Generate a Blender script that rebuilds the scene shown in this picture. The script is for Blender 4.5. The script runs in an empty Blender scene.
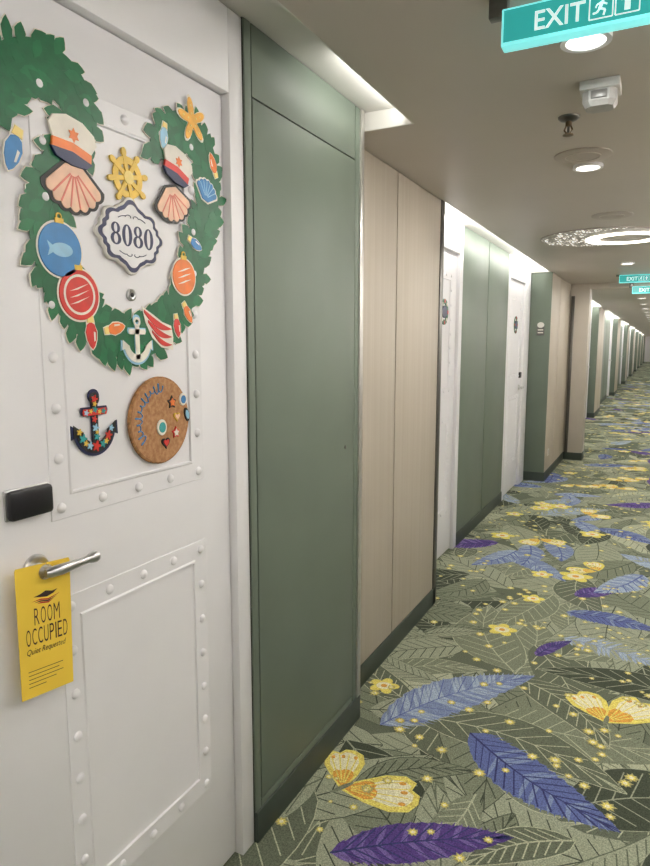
import bpy, bmesh, math, random
from mathutils import Vector, Matrix
random.seed(7)
S = bpy.context.scene
C = S.collection
PI = math.pi
S.view_settings.view_transform = 'Standard'
S.view_settings.look = 'None'
S.view_settings.exposure = 0.0

# ------------------------------------------------------------------ camera
H = 1.5
YAW = math.radians(27.06); PITCH = math.radians(7.7)
sy, cy, sp, cp = math.sin(YAW), math.cos(YAW), math.sin(PITCH), math.cos(PITCH)
FW = Vector((-sy*cp, cy*cp, -sp)); RT = Vector((cy, sy, 0)); UP = Vector((-sy*sp, cy*sp, cp))
CAM = Vector((0, 0, H))
cam = bpy.data.cameras.new('camera'); co = bpy.data.objects.new('camera', cam); C.objects.link(co)
cam.sensor_fit = 'HORIZONTAL'; cam.sensor_width = 36; cam.lens = 36.0
cam.clip_start = 0.02; cam.clip_end = 200
co.location = CAM; co.rotation_euler = (PI/2-PITCH, 0, YAW)
S.camera = co
def ray(px, py): return FW + RT*((px-325)/650) + UP*((433-py)/650)
def onX(px, py, X):
    d = ray(px, py); t = X/d.x; return (d.y*t, H+d.z*t)
def onZ(px, py, Z):
    d = ray(px, py); t = (Z-H)/d.z; return (d.x*t, d.y*t)

# ------------------------------------------------------------------ materials
def lin(c):
    c = c/255
    return c/12.92 if c <= .04045 else ((c+.055)/1.055)**2.4
def L3(rgb): return tuple(lin(c) for c in rgb)+(1,)
def mat(name, rgb, rough=.5, metal=0, noise=0, nscale=40, emit=0, ecol=None, bump=0, stretch=None, rgb2=None, spec=.5):
    m = bpy.data.materials.new(name); m.use_nodes = True
    nt = m.node_tree; b = nt.nodes['Principled BSDF']
    b.inputs['Base Color'].default_value = L3(rgb)
    b.inputs['Roughness'].default_value = rough
    b.inputs['Metallic'].default_value = metal
    b.inputs['Specular IOR Level'].default_value = spec
    if emit:
        b.inputs['Emission Color'].default_value = L3(ecol or rgb)
        b.inputs['Emission Strength'].default_value = emit
    if noise or bump:
        tc = nt.nodes.new('ShaderNodeTexCoord'); mp = nt.nodes.new('ShaderNodeMapping')
        if stretch: mp.inputs['Scale'].default_value = stretch
        nz = nt.nodes.new('ShaderNodeTexNoise'); nz.inputs['Scale'].default_value = nscale; nz.inputs['Detail'].default_value = 5
        nt.links.new(tc.outputs['Object'], mp.inputs['Vector']); nt.links.new(mp.outputs['Vector'], nz.inputs['Vector'])
        if noise:
            r = nt.nodes.new('ShaderNodeValToRGB')
            c2 = rgb2 or tuple(max(0, c*(1-noise)) for c in rgb)
            c1 = rgb if rgb2 else tuple(min(255, c*(1+noise)) for c in rgb)
            r.color_ramp.elements[0].position = .3; r.color_ramp.elements[1].position = .7
            r.color_ramp.elements[0].color = L3(c2); r.color_ramp.elements[1].color = L3(c1)
            nt.links.new(nz.outputs['Fac'], r.inputs['Fac']); nt.links.new(r.outputs['Color'], b.inputs['Base Color'])
        if bump:
            bp = nt.nodes.new('ShaderNodeBump'); bp.inputs['Strength'].default_value = bump; bp.inputs['Distance'].default_value = .002
            nt.links.new(nz.outputs['Fac'], bp.inputs['Height']); nt.links.new(bp.outputs['Normal'], b.inputs['Normal'])
    return m
M = {}
M['white'] = mat('white_paint', (240, 239, 242), .4, noise=.006, nscale=6)
M['white2'] = mat('white_trim', (238, 237, 239), .4, noise=.006, nscale=5)
M['cove'] = mat('cove_white', (214, 212, 205), .6, noise=.01, nscale=5)
M['green'] = mat('green_laminate', (107, 118, 105), .5, noise=.025, nscale=3, spec=.35)
M['seam'] = mat('green_seam', (36, 42, 36), .7, noise=.05, nscale=8)
M['base'] = mat('dark_green_skirting', (60, 69, 61), .5, noise=.05, nscale=8)
M['wood'] = mat('pale_oak', (189, 180, 166), .48, noise=.1, nscale=1.0, stretch=(48, 48, .7), rgb2=(180, 170, 154), spec=.35)
M['woodseam'] = mat('oak_seam', (74, 66, 57), .6, noise=.05)
M['beige'] = mat('beige_column', (192, 184, 172), .5, noise=.02, nscale=4)
M['ceil'] = mat('taupe_ceiling', (186, 178, 168), .4, noise=.012, nscale=2, spec=.4)
M['ceil2'] = mat('taupe_cover', (170, 161, 151), .5, noise=.02, nscale=9)
M['steel'] = mat('brushed_steel', (196, 196, 196), .28, 1, noise=.03, nscale=60)
M['trimsteel'] = mat('trim_steel', (205, 203, 197), .3, .75, noise=.03, nscale=40)
M['darksteel'] = mat('dark_steel', (110, 108, 104), .35, .9, noise=.05, nscale=60)
M['bronze'] = mat('bronze', (128, 110, 88), .35, .9, noise=.05, nscale=60)
M['black'] = mat('black_plastic', (24, 24, 27), .3, noise=.05)
M['ivory'] = mat('ivory_plastic', (222, 219, 212), .45, noise=.02)
M['greyp'] = mat('grey_plastic', (165, 164, 161), .4, noise=.05)
M['greyl'] = mat('light_grey_plastic', (192, 190, 186), .45, noise=.03)
M['greyd'] = mat('smoked_plastic', (118, 117, 114), .3, noise=.08)
M['lamp'] = mat('lamp_lens', (255, 250, 240), .5, noise=.005, emit=4.0)
M['ringlamp'] = mat('ring_lens', (255, 247, 232), .5, noise=.005, emit=3.4)
M['ringin'] = mat('ring_inner_plate', (180, 172, 160), .45, noise=.02, emit=.12)
M['teal'] = mat('exit_teal', (24, 120, 116), .4, noise=.06, nscale=9, emit=.55, ecol=(58, 190, 184))
M['cyan'] = mat('exit_edge', (130, 234, 234), .4, noise=.02, emit=.75)
M['exitwhite'] = mat('exit_letters', (225, 250, 248), .4, noise=.01, emit=.6)
M['leafg'] = mat('garland_green', (12, 94, 56), .42, noise=.06, nscale=50)
M['leafg2'] = mat('garland_green_light', (20, 106, 63), .42, noise=.06, nscale=50)
M['yel'] = mat('gold_yellow', (228, 190, 76), .45, noise=.04)
M['yel2'] = mat('pale_gold', (243, 218, 136), .45, noise=.04)
M['amber'] = mat('starfish_amber', (238, 178, 74), .45, noise=.05)
M['blue'] = mat('ornament_blue', (52, 124, 182), .4, noise=.05)
M['lblue'] = mat('ornament_pale_blue', (150, 196, 222), .4, noise=.04)
M['navy'] = mat('navy', (28, 36, 78), .4, noise=.05)
M['red'] = mat('ornament_red', (205, 52, 44), .4, noise=.05)
M['orange'] = mat('ornament_orange', (230, 122, 52), .4, noise=.05)
M['cream'] = mat('cream', (238, 232, 220), .45, noise=.02)
M['peach'] = mat('shell_peach', (238, 196, 168), .45, noise=.04)
M['pinkred'] = mat('shell_rose', (222, 120, 105), .45, noise=.05)
M['dark'] = mat('dark_backing', (30, 28, 30), .5, noise=.05)
M['tealp'] = mat('teal_paint', (48, 150, 150), .45, noise=.05)
M['cork'] = mat('cork', (186, 142, 100), .85, noise=.2, nscale=90, rgb2=(150, 104, 66), bump=.4)
M['corkr'] = mat('cork_rim', (150, 108, 68), .85, noise=.2, nscale=120)
M['card'] = mat('yellow_card', (240, 204, 70), .6, noise=.015, nscale=10)
M['ink'] = mat('card_ink', (62, 44, 42), .6, noise=.05)
M['dred'] = mat('card_red', (176, 40, 40), .6, noise=.05)
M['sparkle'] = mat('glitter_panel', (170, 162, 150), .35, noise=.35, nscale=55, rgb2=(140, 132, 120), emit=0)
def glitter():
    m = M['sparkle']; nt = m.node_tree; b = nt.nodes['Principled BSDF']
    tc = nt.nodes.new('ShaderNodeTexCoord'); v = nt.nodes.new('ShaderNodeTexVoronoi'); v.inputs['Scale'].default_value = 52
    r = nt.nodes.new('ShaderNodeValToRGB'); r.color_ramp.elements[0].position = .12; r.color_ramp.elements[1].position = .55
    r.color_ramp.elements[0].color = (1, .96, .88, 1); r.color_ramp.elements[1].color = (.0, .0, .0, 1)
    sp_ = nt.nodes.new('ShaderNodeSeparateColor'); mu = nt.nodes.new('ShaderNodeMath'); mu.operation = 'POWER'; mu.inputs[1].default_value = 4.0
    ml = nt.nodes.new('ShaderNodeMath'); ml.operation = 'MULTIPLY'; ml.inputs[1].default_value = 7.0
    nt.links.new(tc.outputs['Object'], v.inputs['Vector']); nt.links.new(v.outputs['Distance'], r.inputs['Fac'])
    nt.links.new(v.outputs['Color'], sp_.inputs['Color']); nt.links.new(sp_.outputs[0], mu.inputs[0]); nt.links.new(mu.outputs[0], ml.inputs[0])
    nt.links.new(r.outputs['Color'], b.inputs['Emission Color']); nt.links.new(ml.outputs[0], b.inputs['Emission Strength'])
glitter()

# ------------------------------------------------------------------ geometry helpers
WL = {}
DOOR = lambda u, v, w: (w, u, v)           # facing +X : u = Y, v = Z, w = X
def area(p): return sum(p[i][0]*p[(i+1) % len(p)][1]-p[(i+1) % len(p)][0]*p[i][1] for i in range(len(p)))/2
TXT = {}
def text_geo(s, off, shear=0):
    k = (s, off, shear)
    if k in TXT: return TXT[k]
    cu = bpy.data.curves.new('t', 'FONT'); cu.body = s; cu.resolution_u = 4; cu.offset = off
    o = bpy.data.objects.new('t', cu); C.objects.link(o)
    dg = bpy.context.evaluated_depsgraph_get(); dg.update()
    me = bpy.data.meshes.new_from_object(o.evaluated_get(dg))
    vs = [(v.co.x+shear*v.co.y, v.co.y) for v in me.vertices]; fs = [tuple(p.vertices) for p in me.polygons]
    bpy.data.objects.remove(o); bpy.data.curves.remove(cu); bpy.data.meshes.remove(me)
    x0 = min(v[0] for v in vs); x1 = max(v[0] for v in vs); y0 = min(v[1] for v in vs); y1 = max(v[1] for v in vs)
    vs = [((a-x0)/(x1-x0), (b-y0)/(y1-y0)) for a, b in vs]
    TXT[k] = (vs, fs); return TXT[k]
class G:
    def __init__(s): s.v = []; s.f = []; s.m = []
    def add(s, vs, fs, mi=0):
        o = len(s.v); s.v += [tuple(v) for v in vs]
        for f in fs: s.f.append(tuple(i+o for i in f)); s.m.append(mi)
        return s
    def box(s, x0, x1, y0, y1, z0, z1, mi=0, bev=0):
        bm = bmesh.new(); bmesh.ops.create_cube(bm, size=1)
        for v in bm.verts: v.co = Vector(((x0+x1)/2+v.co.x*(x1-x0), (y0+y1)/2+v.co.y*(y1-y0), (z0+z1)/2+v.co.z*(z1-z0)))
        if bev: bmesh.ops.bevel(bm, geom=bm.edges[:], offset=bev, segments=2, affect='EDGES', profile=.5)
        bm.verts.index_update()
        s.add([v.co[:] for v in bm.verts], [tuple(v.index for v in f.verts) for f in bm.faces], mi); bm.free(); return s
    def prism(s, pts, w0, w1, mi=0, mp=DOOR, bev=0):
        if area(pts) < 0: pts = pts[::-1]
        n = len(pts); rings = [(pts, w0)]
        if bev:
            ins = []
            for i in range(n):
                a, b, c = Vector(pts[i-1]), Vector(pts[i]), Vector(pts[(i+1) % n])
                e1 = (b-a); e2 = (c-b)
                n1 = Vector((-e1.y, e1.x)); n2 = Vector((-e2.y, e2.x))
                nn = (n1.normalized() if n1.length else n1)+(n2.normalized() if n2.length else n2)
                if nn.length: nn.normalize()
                ins.append((b.x+nn.x*bev, b.y+nn.y*bev))
            rings += [(pts, w1-bev), (ins, w1)]
        else: rings.append((pts, w1))
        vs = []; fs = []
        for p, w in rings: vs += [mp(u, v, w) for u, v in p]
        for k in range(len(rings)-1):
            for i in range(n):
                j = (i+1) % n; fs.append((k*n+i, k*n+j, (k+1)*n+j, (k+1)*n+i))
        k = (len(rings)-1)*n
        fs.append(tuple(range(k, k+n))); fs.append(tuple(range(n-1, -1, -1)))
        return s.add(vs, fs, mi)
    def annulus(s, c, ro, ri, w0, w1, mi=0, mp=DOOR, n=32, sq=1):
        vs = []
        for r, w in ((ri, w0), (ro, w0), (ro, w1), (ri, w1)):
            vs += [mp(c[0]+r*math.cos(2*PI*i/n), c[1]+sq*r*math.sin(2*PI*i/n), w) for i in range(n)]
        fs = []
        for k in range(4):
            for i in range(n):
                j = (i+1) % n; a = k*n; b = ((k+1) % 4)*n
                fs.append((a+i, a+j, b+j, b+i))
        return s.add(vs, fs, mi)
    def loop2(s, c, ao, bo, ai, bi, w, mi=0, mp=DOOR, n=32):      # flat ring between two ellipses
        vs = [mp(c[0]+ao*math.cos(2*PI*i/n), c[1]+bo*math.sin(2*PI*i/n), w) for i in range(n)]+[mp(c[0]+ai*math.cos(2*PI*i/n), c[1]+bi*math.sin(2*PI*i/n), w) for i in range(n)]
        return s.add(vs, [(i, (i+1) % n, n+(i+1) % n, n+i) for i in range(n)], mi)
    def lathe(s, prof, c, axis='Z', n=24, mi=0):
        vs = []; fs = []
        for r, h in prof:
            for i in range(n):
                a = 2*PI*i/n; p, q = r*math.cos(a), r*math.sin(a)
                vs.append((c[0]+p, c[1]+q, c[2]+h) if axis == 'Z' else (c[0]+h, c[1]+p, c[2]+q))
        for k in range(len(prof)-1):
            for i in range(n):
                j = (i+1) % n; fs.append((k*n+i, k*n+j, (k+1)*n+j, (k+1)*n+i))
        fs.append(tuple(range(n-1, -1, -1))); k = (len(prof)-1)*n; fs.append(tuple(range(k, k+n)))
        return s.add(vs, fs, mi)
    def tube(s, path, rad, n=12, mi=0):
        P = [Vector(p) for p in path]; vs = []; fs = []
        if not hasattr(rad, '__len__'): rad = [rad]*len(P)
        for i, p in enumerate(P):
            t = (P[min(i+1, len(P)-1)]-P[max(i-1, 0)]).normalized()
            a = Vector((0, 0, 1)) if abs(t.z) < .9 else Vector((1, 0, 0))
            u = t.cross(a).normalized(); w = t.cross(u)
            vs += [tuple(p+(u*math.cos(2*PI*k/n)+w*math.sin(2*PI*k/n))*rad[i]) for k in range(n)]
        for i in range(len(P)-1):
            for k in range(n):
                j = (k+1) % n; fs.append((i*n+k, i*n+j, (i+1)*n+j, (i+1)*n+k))
        fs.append(tuple(range(n-1, -1, -1))); k = (len(P)-1)*n; fs.append(tuple(range(k, k+n)))
        return s.add(vs, fs, mi)
    def text(s, t, u0, u1, v0, v1, w, mi=0, mp=DOOR, off=0, shear=0):
        vs, fs = text_geo(t, off, shear)
        return s.add([mp(u0+(u1-u0)*a, v0+(v1-v0)*b, w) for a, b in vs], fs, mi)
    def build(s, name, mats, parent=None, origin=None, smooth=True):
        if not isinstance(mats, (list, tuple)): mats = [mats]
        org = Vector(origin) if origin is not None else (WL[parent.name] if parent else Vector((0, 0, 0)))
        me = bpy.data.meshes.new(name)
        me.from_pydata([tuple(Vector(v)-org) for v in s.v], [], s.f)
        for m in mats: me.materials.append(M[m] if isinstance(m, str) else m)
        me.polygons.foreach_set('material_index', s.m)
        bm = bmesh.new(); bm.from_mesh(me)
        if smooth != 'flat': bmesh.ops.recalc_face_normals(bm, faces=bm.faces)
        bm.to_mesh(me); bm.free(); me.update()
        if smooth and smooth != 'flat':
            me.shade_smooth(); me.set_sharp_from_angle(angle=.6)
        o = bpy.data.objects.new(name, me); C.objects.link(o)
        if parent: o.parent = parent; o.location = org-WL[parent.name]
        else: o.location = org
        WL[o.name] = org
        return o
def tag(o, label, cat=None, group=None, kind=None):
    o['label'] = label
    if cat: o['category'] = cat
    if group: o['group'] = group
    if kind: o['kind'] = kind
    return o
def thing(name, label, cat, loc, group=None):
    o = bpy.data.objects.new(name, None); C.objects.link(o); o.location = loc; o.empty_display_size = .05
    WL[o.name] = Vector(loc); return tag(o, label, cat, group)
def ell(c, a, b, ang=0, n=24):
    ca, sa = math.cos(ang), math.sin(ang); r = []
    for i in range(n):
        x, y = a*math.cos(2*PI*i/n), b*math.sin(2*PI*i/n); r.append((c[0]+x*ca-y*sa, c[1]+x*sa+y*ca))
    return r
def rot(pts, c, ang):
    ca, sa = math.cos(ang), math.sin(ang)
    return [(c[0]+x*ca-y*sa, c[1]+x*sa+y*ca) for x, y in pts]
def seg(p, q, w):
    p, q = Vector(p), Vector(q); d = (q-p).normalized(); n = Vector((-d.y, d.x))*w/2
    return [tuple(p-n), tuple(q-n), tuple(q+n), tuple(p+n)]
def star(c, ro, ri, k=5, ang=PI/2):
    return [(c[0]+(ro if i % 2 == 0 else ri)*math.cos(ang+PI*i/k), c[1]+(ro if i % 2 == 0 else ri)*math.sin(ang+PI*i/k)) for i in range(2*k)]
def rstar(c, r, ang, n=50):
    return [(c[0]+r*(.66+.34*math.cos(5*a))*math.cos(a+ang), c[1]+r*(.66+.34*math.cos(5*a))*math.sin(a+ang)) for a in [2*PI*i/n for i in range(n)]]

# ------------------------------------------------------------------ setting : layout numbers
XG, XW, XD, XR, XW3, XW4 = -1.0, -1.09, -1.03, -1.28, -1.06, -1.14
ZC, ZR, BH = 2.27, 2.34, .10
XRIGHT = .70
YEND = 66.0
# ---- carpet : one flat pile, the pattern is printed polygons within 4 mm -------
F = G(); FZ = [0.0]
CM = ['c_dark', 'c_mid', 'c_sage', 'c_light', 'c_blue', 'c_lblue', 'c_purple', 'c_yel', 'c_pale', 'c_navy', 'c_deep', 'c_orange', 'c_halo', 'c_mblue', 'c_mpurple']
for nme, rgb in zip(CM, [(97, 103, 87), (120, 126, 107), (147, 152, 131), (168, 171, 146), (92, 103, 150), (154, 168, 186), (84, 66, 124),
                         (240, 204, 108), (250, 236, 184), (58, 62, 104), (70, 76, 64), (216, 156, 74), (162, 156, 108), (122, 136, 168), (112, 96, 150)]):
    M[nme] = mat('carpet_'+nme[2:], rgb, 1.0, noise=.22, nscale=230, spec=.1)
I = {n: i for i, n in enumerate(CM)}
F.add([(-1.45, -3, 0), (.75, -3, 0), (.75, YEND, 0), (-1.45, YEND, 0)], [(0, 1, 2, 3)], I['c_dark'])
def fpoly(pts, mi, dz=3e-6):
    FZ[0] += dz
    if area(pts) < 0: pts = pts[::-1]
    pts = [(min(max(x, -1.44), .74), y) for x, y in pts]
    F.add([(x, y, FZ[0]) for x, y in pts], [tuple(range(len(pts)))], I[mi])
def leaf(p0, p1, w, fill, vein, bend=.08, nv=6, serr=0, vw=.006, outline=None, ow=.005):
    p0, p1 = Vector(p0), Vector(p1); d = p1-p0; Ln = d.length; n = Vector((-d.y, d.x)).normalized()
    cen = lambda t: p0+d*t+n*(bend*Ln*math.sin(PI*t))
    hw = lambda t: w*math.sin(PI*min(1, max(0, t))**.8)**.85
    k = 30 if serr else 11
    ts = [i/k for i in range(k+1)]
    jit = [random.uniform(.4, 1.6) if serr else 1 for _ in ts]
    def side(s, ex=0): return [tuple(cen(t)+n*s*((hw(t)*(1-serr*jit[i]*(i % 2)))+ex)) for i, t in enumerate(ts)]
    if outline: fpoly(side(1, ow)+side(-1, ow)[::-1], outline)
    if fill: fpoly(side(1)+side(-1)[1:-1][::-1], fill)
    if vein:
        FZ[0] += 3e-6
        for i in range(10):
            fpoly(seg(cen(i/10), cen((i+1)/10), vw*1.5*(1-.06*i)), vein, 0)
        FZ[0] += 2e-6
        for i in range(1, nv+1):
            t = i/(nv+1.5); t2 = min(.98, t+.14)
            for s in (1, -1): fpoly(seg(cen(t), cen(t2)+n*s*hw(t2)*.86, vw*(random.uniform(.5, 1.2) if serr else 1)), vein, 0)
nfe = [0]
def feather(p0, p1, w, fill, mid, vein, bend=.06, nv=14, op=.25, vw=.004):
    # open feather: separate barbs with the ground showing between them, then a quill and fine veins
    FZ[0] = 1.2e-3+(nfe[0] % 60)*18e-6+random.random()*2e-6; nfe[0] += 1
    p0, p1 = Vector(p0), Vector(p1); d = p1-p0; Ln = d.length; n = Vector((-d.y, d.x)).normalized(); ax = d.normalized()
    cen = lambda t: p0+d*t+n*(bend*Ln*math.sin(PI*t))
    hw = lambda t: w*math.sin(PI*min(1, max(0, t))**.8)**.7
    N = max(14, int(Ln/.020)); st = 1/N
    leaf(p0, p1, w*.93, fill if op < .2 else mid, None, bend, nv, .10, vw)
    for s in (1, -1):
        FZ[0] += 2e-6
        for i in range(N):
            t = (i+.5)*st*.97
            if random.random() < op*.4: continue
            h = hw(min(1, t+.08))*random.uniform(.86, 1.04); lean = .08*Ln
            b0, b1 = cen(t-st*.46), cen(t+st*.46)
            e0 = cen(t)+n*s*h*.66+ax*lean*.6; tip = cen(t)+n*s*h+ax*lean
            ww = st*Ln*random.uniform(.34, .5)
            q0, q1 = e0-ax*ww, e0+ax*ww*.8
            fpoly([tuple(b0), tuple(b1), tuple(q1), tuple(tip), tuple(q0)], mid if random.random() < .38 else fill, 0)
    FZ[0] += 2e-6
    leaf(p0, p1, w, None, vein, bend, nv, .2, vw)
WING = [(0, -.05), (.30, -.24), (.62, -.36), (.86, -.33), (.98, -.18), (1.0, -.02), (.90, .08), (.96, .22), (.82, .34), (.56, .33), (.28, .20), (0, .05)]
nbu = [0]
def butterfly(c, tips):
    FZ[0] = 2.4e-3+(nbu[0] % 30)*40e-6+random.random()*3e-6; nbu[0] += 1
    c = Vector(c)
    for t in tips:
        d = Vector(t)-c; l = d.length; a = math.atan2(d.y, d.x)
        sc = lambda k, ks, dx=0: rot([(x*l*k+dx*l, y*l*ks) for x, y in WING], c, a)
        fpoly(sc(1, 1), 'c_yel'); fpoly(sc(.74, .72, .18), 'c_pale'); fpoly(sc(.42, .5, .04), 'c_orange')
        FZ[0] += 3e-6
        for q in (-.28, -.1, .1, .28):
            e = Vector((math.cos(a+q), math.sin(a+q))); fpoly(seg(c+e*l*.12, c+e*l*.86, .005), 'c_yel', 0)
        FZ[0] += 2e-6
        for q in (-.25, .02, .24):
            e = Vector((math.cos(a+q), math.sin(a+q))); fpoly(ell(c+e*l*.8, l*.05, l*.035, a, 8), 'c_orange', 0)
    m = (Vector(tips[0])+Vector(tips[1]))/2-c; a = math.atan2(m.y, m.x)+PI/2
    fpoly(ell(c, .05, .010, a+PI/2, 10), 'c_mid')
def rbutterfly(c, r, ang):
    butterfly(c, [(c[0]+r*math.cos(ang+s*.85), c[1]+r*math.sin(ang+s*.85)) for s in (1, -1)])
def flower(c, r):
    FZ[0] = 2.4e-3+(nbu[0] % 30)*40e-6+random.random()*3e-6; nbu[0] += 1
    for k in range(5):
        a = 2*PI*k/5+.3; fpoly(ell((c[0]+r*.5*math.cos(a), c[1]+r*.5*math.sin(a)), r*.5, r*.36, a, 10), 'c_yel')
    fpoly(ell(c, r*.5, r*.45, .3, 10), 'c_pale'); fpoly(ell(c, r*.2, r*.2, .3, 10), 'c_orange')
ndo = [0]
def dot(c, r):
    FZ[0] = 3.7e-3+(ndo[0] % 40)*10e-6+random.random()*1e-6; ndo[0] += 1
    a0 = random.random()*6
    fpoly([(c[0]+r*(1.7 if i % 2 else 1.15)*random.uniform(.8, 1.1)*math.cos(a0+2*PI*i/16), c[1]+r*(1.7 if i % 2 else 1.15)*random.uniform(.8, 1.1)*math.sin(a0+2*PI*i/16)) for i in range(16)], 'c_halo')
    fpoly([(c[0]+r*(1.15 if i % 2 else .7)*math.cos(a0+2*PI*i/16), c[1]+r*(1.15 if i % 2 else .7)*math.sin(a0+2*PI*i/16)) for i in range(16)], 'c_yel')
    fpoly(ell(c, r*.5, r*.5, 0, 8), 'c_pale')
tones = [('c_mid', 'c_deep'), ('c_sage', 'c_deep'), ('c_dark', 'c_light'), ('c_sage', 'c_dark'), ('c_mid', 'c_light'), ('c_sage', 'c_deep'), ('c_deep', 'c_sage'), ('c_mid', 'c_deep'), ('c_light', 'c_dark')]
for i in range(850):
    FZ[0] = (i % 110)*10e-6+random.random()*1.5e-6
    x, y = random.uniform(-1.25, .55), .5+12.5*random.random()**1.3
    a = random.uniform(0, 2*PI); l = random.uniform(.32, .8); fl, ve = random.choice(tones)
    leaf((x, y), (x+l*math.cos(a), y+l*math.sin(a)), l*random.uniform(.15, .24), fl, ve, random.uniform(-.14, .14), 9, 0, .0045, ve if random.random() < .8 else None, .004)
for i in range(1000):
    FZ[0] = (i % 110)*10e-6+random.random()*1.5e-6
    x, y = random.uniform(-1.25, .65), 13+(YEND-14)*random.random()**1.3
    a = random.uniform(0, 2*PI); l = random.uniform(.3, .6); fl, ve = random.choice(tones)
    leaf((x, y), (x+l*math.cos(a), y+l*math.sin(a)), l*.22, fl, None)
Zf = lambda px, py: onZ(px, py, 0)
# motifs that show, placed on the carpet where the photograph has them
LB = ('c_lblue', 'c_mblue', 'c_blue'); LS = ('c_lblue', 'c_sage', 'c_mblue'); BB = ('c_blue', 'c_mblue', 'c_navy'); PU = ('c_purple', 'c_mpurple', 'c_navy')
feather(Zf(380, 725), Zf(535, 676), .135, *LB, op=.3)
feather(Zf(470, 733), Zf(621, 833), .125, *BB, bend=-.06, op=.15, vw=.006)
feather(Zf(330, 853), Zf(514, 838), .088, *PU, bend=.03, op=.1, vw=.005)
feather(Zf(564, 638), Zf(664, 668), .11, *LS, op=.3)
feather(Zf(536, 656), Zf(572, 641), .045, *PU, op=.1)
feather(Zf(498, 551), Zf(566, 582), .11, *LB)
feather(Zf(575, 596), Zf(622, 590), .08, *PU, op=.1)
feather(Zf(566, 612), Zf(660, 632), .10, *BB, op=.15)
feather(Zf(600, 528), Zf(655, 545), .12, *BB)
feather(Zf(540, 515), Zf(610, 510), .14, *LS)
butterfly(Zf(342, 788), [Zf(345, 750), Zf(420, 796)]); flower(Zf(384, 686), .07); butterfly(Zf(606, 722), [Zf(578, 692), Zf(650, 704)])
flower(Zf(502, 630), .08); flower(Zf(533, 599), .07); flower(Zf(640, 470), .1)
for i in range(115):
    x, y = random.uniform(-1.15, .5), 4.6+26*random.random()**1.2
    a = random.uniform(0, 2*PI); l = random.uniform(.38, .66)
    feather((x, y), (x+l*math.cos(a), y+l*math.sin(a)), l*.21, *random.choice([BB, LB, LS, PU, LS, LB]), nv=8, vw=.008, op=random.choice([.15, .3]))
for i in range(110):
    c = (random.uniform(-1.1, .5), 4.2+28*random.random()**1.2)
    if random.random() < .6: rbutterfly(c, random.uniform(.16, .22), random.uniform(0, 6))
    else: flower(c, random.uniform(.07, .11))
for i in range(980):
    y = .8+24*random.random()**1.5
    dot((random.uniform(-1.2, .6), y), random.uniform(.009, .017)*(1+.05*max(0, y-3)))
for i in range(50):
    c = (random.uniform(-1.2, .6), .8+9*random.random())
    for k in range(5): dot((c[0]+random.gauss(0, .07), c[1]+random.gauss(0, .07)), random.uniform(.006, .011))
floor = F.build('floor', CM, smooth='flat')
tag(floor, 'green leaf-patterned carpet with blue feathers and yellow butterflies', 'carpet', kind='structure')

# ---- ceiling ------------------------------------------------------------------
XRC = .50                                  # edge of the unseen slot added along the right wall for fill light
RL = 5.2
g = G()
g.box(-1.45, .80, -3, YEND, ZR, ZR+.06, 0)
slots = [(-3, 2.29, -.815), (3.55, 7.38, -1.08)]
recess = [(3.55, 7.40)]
Y = 9.30; blocks = []
while Y < YEND-7:
    recess.append((Y, Y+RL)); blocks.append((Y+RL, Y+RL+1.5)); slots.append((Y+.02, Y+RL-.02, -1.08)); Y += RL+1.5
slots.sort(); y = -3
for a, b, xe in slots:
    if a > y: g.box(-1.45, XRC, y, a, ZC, ZR, 0)
    g.box(xe, XRC, a, b, ZC, ZR, 0); y = b
g.box(-1.45, XRC, y, YEND, ZC, ZR, 0)
ceil = g.build('ceiling', 'ceil', smooth=False)
tag(ceil, 'taupe satin ceiling running down the corridor', 'ceiling', kind='structure')
g = G()
for a, b, xe in slots:
    g.box(-1.44, xe-.001, a, b, ZR-.006, ZR-.001)
    g.box(-1.44, xe-.001, b-.006, b-.0005, ZC+.001, ZR-.006)
    g.box(xe-.006, xe-.0005, a, b-.006, ZC+.001, ZR-.006)
g.box(XRC+.001, .71, -3, YEND, ZR-.006, ZR-.001)  # roof of the added right slot that holds the fill lamps
tag(g.build('trim_1', 'cove', smooth=False), 'white lit light slots between wall and ceiling, with an added fill slot on the right', 'trim', kind='structure')

# ---- left wall base mesh ------------------------------------------------------
D1A, D1B = .665, 1.44
XB = XR-.075
g = G()                                # mats: 0 seam, 1 green, 2 woodseam, 3 white, 4 wood
g.box(-1.45, XG, -3, D1A-.072, 0, ZR, 1)
g.box(-1.45, -1.092, D1A-.072, 1.50, 0, ZR, 3)
g.box(-1.45, XG-.005, 1.50, 2.26, 0, ZR, 0)
g.box(-1.45, XW-.008, 2.26, 3.55, 0, ZC, 2)
for a, b in recess: g.box(-1.45, XB, a, b, 0, ZR, 0)
g.box(-1.45, XW3-.004, 7.40, 9.0, 0, ZC, 2)
for a, b in blocks: g.box(-1.45, XW4-.004, a, b, 0, ZC, 2)
g.box(-1.45, XR, blocks[-1][1], YEND, 0, ZC, 4)
wall = g.build('wall_left', ['seam', 'green', 'woodseam', 'white2', 'wood'], smooth=False)
tag(wall, 'left corridor wall with sage green and pale oak panels', 'wall', kind='structure')
def panel(x, y0, y1, z0, z1, m, t=.006, par=None):
    return G().box(x-t, x, y0, y1, z0, z1, 0, .0012).build('wall_panel', m, par or wall)
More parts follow.
